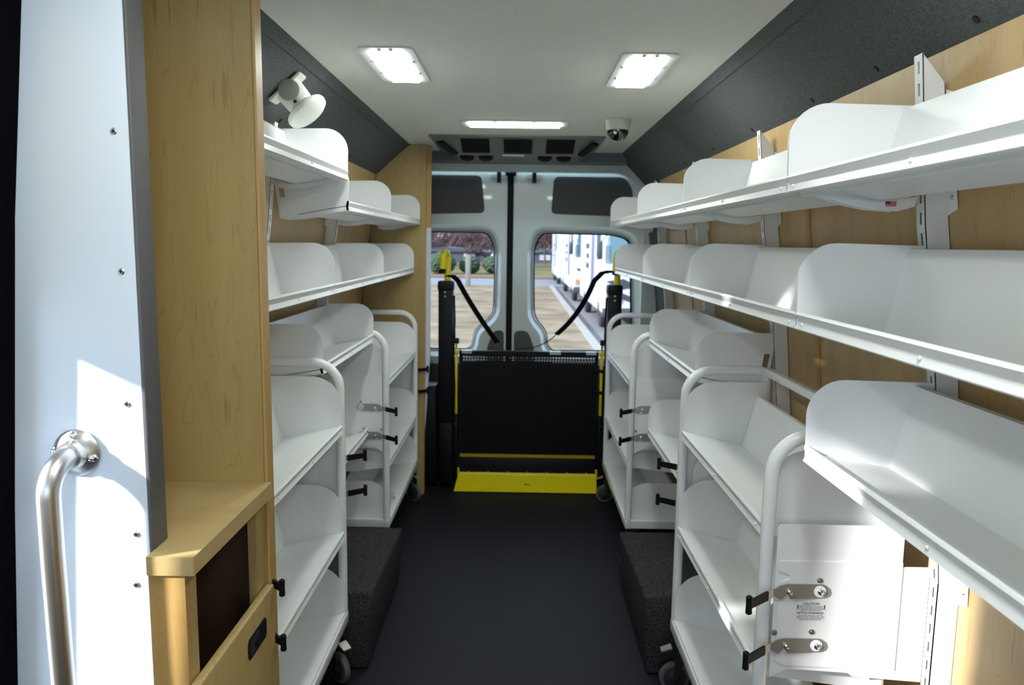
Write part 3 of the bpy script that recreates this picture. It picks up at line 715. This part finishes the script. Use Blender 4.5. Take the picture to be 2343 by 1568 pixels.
door_r = rear_door('door_1', [(-.048, .02), (.80, .02), (.80, 1.5), (.77, 1.78), (.70, 1.90), (-.048, 1.90)], winR, [padR1, padR2], 1)
door_l = rear_door('door_2', [(-.068, .02), (-.068, 1.90), (-.72, 1.90), (-.80, 1.78), (-.83, 1.5), (-.83, .02)], winL, [padL1, padL2], -1)
struct('trim_6', MB().box(-.082, -.044, YD-.022, YD-.001, .02, 1.895).box(-.095, -.030, YD-.026, YD-.001, 1.868, 1.896), 'black_rubber')
# door surround: header and jambs with a rounded inner corner
surround_out = [(-.96, 0), (-.96, 2.03), (.92, 2.03), (.92, 0)]
inner = [(.755, .0), (.755, 1.55)]+[(.755-.18+.18*math.cos(a), 1.70+.185*math.sin(a)) for a in [k*PI/16 for k in range(0, 9)]]+[(-.66, 1.885)]+[(-.80, 1.78), (-.83, 1.5), (-.83, 0)]
mb = MB().poly([(-.96, 0), (-.96, 2.03), (.92, 2.03), (.92, 0)]+inner, YD-.09, YD-.03)
struct('wall_rear', mb, 'door_paint')
struct('trim_7', MB().box(-.62, .62, 4.50, 4.66, CZ-.055, CZ+.03), 'trim_grey')
tr8 = MB()
gs = [(.69, 0), (.69, 1.52)]+[(.51+.18*math.cos(a), 1.715+.17*math.sin(a)) for a in [k*PI/16 for k in range(0, 9)]]+[(-.95, 1.89), (-.95, 2.03), (.92, 2.03), (.92, 0)]
# grey lower step and dark kick area under the lift
struct('trim_8', MB().box(-.92, .90, YD-.10, YD-.0915, 0, .70), 'charcoal_fabric')

# ------------------------------------------------------------------ wheelchair lift
lf = thing('wheelchair_lift', 'black folded wheelchair lift with yellow handles and yellow toe flap at the rear doors', 'wheelchair lift', (.07, 4.36, 0))
for s, xa_, xb_, zt_ in ((-1, -.468, -.384, 1.235), (1, .512, .592, 1.225)):
    m = MB().bbox(xa_, xb_, 4.33, 4.42, .40, zt_-.05, .008).bbox(xa_-.004, xb_+.004, 4.325, 4.425, zt_-.06, zt_, .012)
    m.bbox(xa_+.008, xb_-.002, 4.34, 4.43, .0, .40, .006)
    tw = put('tower', m, 'black_paint', lf)
    for dz in (.045, .07): put('bolt', MB().lathe(((xa_+xb_)/2-.002, 4.325, zt_-dz-.02), [(.006, 0), (.006, .002), (.003, .004)], (0, -1, 0), 10), 'zinc', tw)
    xi = xb_ if s < 0 else xa_
    # yellow curved handle
    hx = -.432 if s < 0 else .553; ya = 4.38
    hp = [(hx+.014, ya, zt_-.01), (hx+.014, ya, 1.36)]+[(hx+.004+.010*math.cos(a), ya-.040+.040*math.cos(a), 1.362+.038*math.sin(a)) for a in [k*PI/10 for k in range(0, 11)]]+[(hx-.008, ya-.080, 1.33), (hx-.008, ya-.080, 1.305)]
    put('handle', MB().tube(hp, .0185, 18), 'yellow_paint', lf, 60)
    put('handle_tip', MB().cyl((hx-.008, ya-.080, 1.283), (hx-.008, ya-.080, 1.3045), .0190), 'black_rubber', lf)
    # hinge knob, link arm, parallel yellow bar
    put('hinge_knob', MB().cyl((xi-s*.002, 4.36, .885), (xi-s*.035, 4.36, .885), .017).cyl((xi-s*.002, 4.36, .92), (xi-s*.014, 4.36, .92), .02), 'black_plastic', lf)
    xbar = -.366 if s < 0 else .490
    put('side_bar', MB().bbox(xbar-.0075, xbar+.0075, 4.372, 4.388, .445, .80, .002), 'yellow_paint', lf)
    put('bar_clamp', MB().bbox(xbar-.014, xbar+.014, 4.366, 4.394, .80, .83, .003).cyl((xbar, 4.38, .83), (xbar, 4.38, .875), .006), 'yellow_paint', lf)
    put('link_arm', MB().bbox(xbar-.010-s*.0, xbar+.010, 4.372, 4.39, .05, .44, .003), 'black_paint', lf)
    put('pivot_bolt', MB().lathe((xbar, 4.371, .385), [(.009, 0), (.009, .004), (.006, .012)], (0, -1, 0), 14), 'chrome', lf)
    xi2 = -.384 if s < 0 else .512
    put('hose', MB().tube([(xi2-s*.006, 4.35+.0, 1.15), (xi2-s*.010, 4.352, 1.0), (xi2-s*.004, 4.35, .8), (xi2-s*.010, 4.352, .6), (xi2-s*.006, 4.35, .45)], .006, 8), 'black_rubber', lf)
# base bar on the floor
put('base_plate', MB().bbox(-.49, .61, 4.34, 4.44, 0, .035, .004), 'black_paint', lf)
put('pump_housing', MB().bbox(-.60, -.48, 4.34, 4.46, .03, .62, .01), 'black_paint', lf)
# folded platform: frame, expanded mesh, cross ribs
px0, px1 = -.350, .474
fr = MB().box(px0, px0+.018, 4.395, 4.425, .06, .815).box(px1-.018, px1, 4.395, 4.425, .06, .815).box(px0, px1, 4.395, 4.43, .795, .822).box(px0, px1, 4.395, 4.425, .17, .185)
put('platform_frame', fr, 'black_paint', lf)
tp = MB()
for a, b in ((-.335, -.275), (.185, .25), (.40, .46)): tp.box(a, b, 4.398, 4.426, .8222, .8232).box(a, b, 4.3935, 4.3948, .806, .8215)
put('reflective_tape', tp, 'silver_tape', lf)
ms = MB(); nx, nz = 46, 38
for i in range(nx+1):
    xx = px0+.018+(px1-px0-.036)*i/nx
    ms.box(xx-.0035, xx+.0035, 4.404, 4.410, .186, .794)
for j in range(nz+1):
    zz = .19+(.60)*j/nz
    ms.box(px0+.018, px1-.018, 4.4102, 4.4140, zz-.003, zz+.003)
put('platform_mesh', ms, 'black_paint', lf, 0)
put('backing_plate', MB().box(px0+.018, px1-.018, 4.416, 4.420, .186, .76), 'black_paint', lf)
dots = MB()
for j in range(3):
    for i in range(15):
        a = .205+i*.0165+(.008 if j % 2 else 0)
        if a < .45: dots.lathe((a, 4.4035, .782-j*.0125), [(.0038, 0), (.0030, .001)], (0, -1, 0), 6)
    for i in range(6):
        a = -.325+i*.014+(.007 if j % 2 else 0); dots.lathe((a, 4.4035, .782-j*.011), [(.0038, 0), (.0030, .001)], (0, -1, 0), 6)
for i in range(12): dots.lathe((-.22+i*.034, 4.4035, .782), [(.0038, 0), (.0030, .001)], (0, -1, 0), 6)
dd = put('perforation', dots, 'silver_tape', lf, 0)
put('warning_stripe', MB().box(px0+.006, px1-.006, 4.390, 4.3945, .178, .197), 'amber_paint', lf)
put('kick_plate', MB().bbox(px0+.004, px1-.004, 4.385, 4.3895, .075, .176, .002), 'black_plastic', lf)
for i in range(7): put('rivet', MB().lathe((-.29+i*.118, 4.3848, .088), [(.006, 0), (.004, .003)], (0, -1, 0), 10), 'zinc', lf)
yf = MB().hexa([(-.352, 4.368, .072), (.478, 4.368, .072), (.478, 4.375, .074), (-.352, 4.375, .074), (-.352, 4.374, .088), (.478, 4.374, .088), (.478, 4.380, .088), (-.352, 4.380, .088)])
yf.hexa([(-.368, 4.262, .006), (.470, 4.262, .006), (.470, 4.268, .002), (-.368, 4.268, .002), (-.352, 4.368, .075), (.478, 4.368, .075), (.478, 4.374, .070), (-.352, 4.374, .070)])
put('toe_flap', yf, 'yellow_paint', lf, 20)
for xx in (-.350, .476): put('flap_ear', MB().box(xx-.005, xx+.005, 4.36, 4.383, .07, .115), 'yellow_paint', lf)
put('flap_label', MB().box(.047, .060, 4.3049, 4.3060, .036, .041).box(.064, .077, 4.3049, 4.3060, .036, .041), 'ink', lf)
# straps from tower tops to the platform
def bez(p0, p1, p2, n=14): return [tuple((Vector(p0)*(1-t)**2+Vector(p1)*2*t*(1-t)+Vector(p2)*t*t)) for t in [i/n for i in range(n+1)]]
put('strap', MB().ribbon([(-.425, 4.36, 1.262), (-.385, 4.35, 1.262)]+bez((-.355, 4.35, 1.235), (-.27, 4.36, 1.07), (-.125, 4.40, .872)), (.75, -.6, .35), .038, .003), 'black_rubber', lf)
put('strap', MB().ribbon([(.545, 4.36, 1.30), (.510, 4.35, 1.30), (.475, 4.35, 1.292)]+bez((.43, 4.35, 1.245), (.36, 4.36, 1.05), (.222, 4.40, .925)), (-.75, -.6, .35), .038, .003), 'black_rubber', lf)
put('strap', MB().tube(bez((.222, 4.40, .925), (.13, 4.41, .83), (-.02, 4.40, .835), 10), .003, 6), 'black_rubber', lf)

# ------------------------------------------------------------------ outside
GZ = -.62
struct('ground', MB().box(-40, 1.50, 5.6, 38.0, GZ-.2, GZ).box(-40, 60, 5.6, 110, GZ-.4, GZ-.202), 'dry_grass')
struct('curb', MB().box(1.50, 1.70, 5.6, 37.8, GZ-.2, GZ+.02), 'concrete')
struct('parking_lane', MB().box(1.70, 30, 5.6, 38.0, GZ-.2, GZ-.1), 'asphalt')
struct('street', MB().box(-40, 60, 38.0, 46, GZ-.2, GZ-.03), 'street')
struct('verge', MB().box(-40, 60, 46, 48.5, GZ-.2, GZ+.05), 'mulch')
struct('ground_far', MB().box(-40, 60, 48.5, 110, GZ-.2, GZ+.02), 'far_grass')
def bus(x, y, L, Wd, H, label, front):
    t = thing('bus', label, 'bus', (x+Wd/2, y+L/2, GZ-.1), 'white vehicles parked outside')
    z0 = GZ+.28
    put('body', MB().bbox(x, x+Wd, y, y+L, z0, GZ+H, .12, 3), 'bus_white', t)
    if front:
        put('windscreen', MB().poly(rrect(x+.12, x+Wd-.12, 1.00, 2.15, .12), y-.02, y+.03), 'bus_glass', t)
        put('bumper', MB().bbox(x-.02, x+Wd+.02, y-.10, y+.02, z0-.02, z0+.22, .03), 'bus_dark', t)
        for xx in (x+.35, x+Wd-.35):
            hl = put('headlight', MB().lathe((xx, y-.001, z0+.42), [(.13, 0), (.12, .03), (.05, .05)], (0, -1, 0), 20), 'chrome', t)
        put('marker_lamp', MB().box(x+.05, x+.17, y-.03, y+.01, z0+.32, z0+.50), 'orange', t)
        put('stripe', MB().poly([(x+.05, .55), (x+.45, .35), (x+.9, .42), (x+.5, .62)], y-.012, y-.002).poly([(x+.2, .20), (x+.7, .02), (x+1.0, .06), (x+.5, .25)], y-.012, y-.002), 'bus_dark', t)
        put('mirror', MB().bbox(x-.20, x-.06, y-.15, y-.05, 1.1, 1.55, .03).cyl((x-.13, y-.1, 1.5), (x+.05, y-.02, 1.7), .015), 'bus_dark', t)
    ws = MB()
    for wy in (y+1.1, y+L-2.0):
        put('wheel', MB().lathe((x-.01, wy, GZ-.1+.48), [(.20, .0), (.22, .02), (.44, .03), (.48, .08), (.48, .22)], (1, 0, 0), 24), 'bus_dark', t)
    put('side_window', MB().box(x-.012, x+.005, y+.9, y+1.9, 1.15, 2.0), 'bus_glass', t)
    put('side_stripe', MB().box(x-.012, x+.005, y+2.6, y+3.4, .2, 3.0), 'bus_blue', t)
    put('side_lettering', MB().box(x-.012, x+.005, y+4.2, y+5.2, 1.35, 1.5).box(x-.012, x+.005, y+4.3, y+5.0, 1.05, 1.2).box(x-.012, x+.005, y+4.2, y+5.1, .75, .9), 'fence_dark', t)
bus(2.12, 19.0, 7.5, 2.4, 3.9, 'white bus nearest the rear window, dark windscreen facing the van', True)
bus(2.05, 28.5, 9.0, 2.4, 3.7, 'white bus second from the rear window, behind the nearest bus', True)
bus(2.00, 40.0, 7.0, 2.4, 3.4, 'white bus farthest from the rear window, seen beside the window pillar', False)
# bare trees, shrubs, posts, fence and houses beyond the street
def tree(x, y, h, label, seed, spread=.55):
    rn = random.Random(seed)
    t = thing('bare_tree', label, 'tree', (x, y, GZ), 'bare winter trees beyond the street')
    tk = MB(); tw = MB()
    def grow(p, d, L, r, dep):
        q = p+d*L
        (tk if dep > 3 else tw).tube([p, (p+q)/2+Vector((rn.uniform(-1, 1), rn.uniform(-1, 1), 0))*L*.04, q], [max(r, .022), max(r*.85, .020), max(r*.7, .018)], 5 if dep > 3 else 3, cap=False)
        if dep == 0: return
        for _ in range(3 if dep > 1 else 2):
            nd = (d+Vector((rn.uniform(-1, 1), rn.uniform(-1, 1), rn.uniform(-.3, .7)))*spread).normalized()
            grow(q, nd, L*rn.uniform(.62, .85), r*.62, dep-1)
    grow(Vector((x, y, GZ)), Vector((0, 0, 1)), h*.11, h*.016, 7)
    put('trunk', tk, 'bark', t, 0); put('twigs', tw, 'twig', t, 0)
for k, (x, y, h, sp, lab) in enumerate([(-3.2, 55, 5.0, .85, 'small reddish bare tree just left of the window pillar, in the left window'),
        (-9.6, 66, 9, .9, 'bare tree at the left edge of the left rear window'), (.4, 67, 9, .9, 'bare tree behind the pillar between the two rear windows'),
        (-5.2, 74, 9.5, .95, 'broad bare tree in the middle of the left rear window'), (5.8, 72, 9, .9, 'bare tree behind the row of white buses'),
        (2.6, 79, 9.5, .9, 'bare tree at the left edge of the right rear window')]):
    tree(x, y, h, lab, k+1, sp)
def shrub(x, y, r, h, label, seed):
    rn = random.Random(seed); m = MB()
    bmesh.ops.create_icosphere(m.bm, subdivisions=4, radius=1)
    for v in m.bm.verts:
        k = 1+rn.uniform(-.10, .10); v.co = Vector((x+v.co.x*r*k, y+v.co.y*r*k, GZ+max(.0, h*.5+v.co.z*h*.5*k)))
    o = put('shrub', m, 'leaf', None, 0, (x, y, GZ)); tag(o, label, 'shrub', 'evergreen shrubs beyond the street')
shrub(-5.3, 51, .95, 1.45, 'round green shrub nearest the yellow lift handle, beyond the street', 1)
shrub(-3.45, 51.9, .70, 1.25, 'round green shrub just left of the wooden post', 2)
shrub(-1.5, 52, 1.05, 1.3, 'round green shrub beside the window pillar on the left', 3)
o = put('wooden_post', MB().bbox(-2.62, -2.38, 36.4, 36.6, GZ, .92, .02), 'post_wood', None, 35, (-2.5, 36.5, GZ)); tag(o, 'square grey wooden post standing on the lawn before the street', 'post')
fe = thing('metal_fence', 'dark metal picket fence beyond the street behind the shrubs', 'fence', (0, 60, GZ))
m = MB()
for i in range(150): m.box(-14+i*.18, -14+i*.18+.03, 60, 60.03, GZ, GZ+1.9)
put('pickets', m, 'fence_dark', fe, 0)
put('rail', MB().box(-14, 13, 59.97, 60, GZ+.3, GZ+.36).box(-14, 13, 59.97, 60, GZ+1.6, GZ+1.66), 'fence_dark', fe, 0)
def house(x0, x1, y, h, label):
    t = thing('house', label, 'house', ((x0+x1)/2, y+4, GZ), 'far houses')
    put('walls', MB().box(x0, x1, y, y+8, GZ, GZ+h), 'house_grey', t, 0)
    put('roof', MB().poly([(x0-.4, GZ+h), (x1+.4, GZ+h), ((x0+x1)/2, GZ+h+.5)], y-.3, y+8.3), 'house_grey', t, 0)
    for k in range(3): 
        a = x0+(x1-x0)*(.15+.28*k); put('window', MB().box(a, a+1.2, y-.05, y, GZ+.35, GZ+.95), 'bus_white', t, 0)
house(-13, -3.5, 84, 1.15, 'low grey house far behind the bare trees on the left')
house(1.0, 9, 84, 1.15, 'low grey house far behind the trees beside the buses')
rn = random.Random(11); th = MB()
for _ in range(3200):
    x_, y_ = rn.uniform(-20, 16), rn.uniform(96, 108); h_ = rn.uniform(3.2, 6.5); r_ = rn.uniform(.02, .07); a_ = rn.uniform(-.9, .9)
    th.tube([(x_, y_, GZ+rn.uniform(0, 2.2)), (x_+a_*h_*.5, y_, GZ+h_*.6), (x_+a_*h_, y_, GZ+h_)], [r_, r_*.7, r_*.3], 3, cap=False)
o = put('thicket', th, 'twig', None, 0, (-2, 102, GZ)); tag(o, 'brown leafless thicket along the horizon behind the houses', 'thicket', kind='stuff')
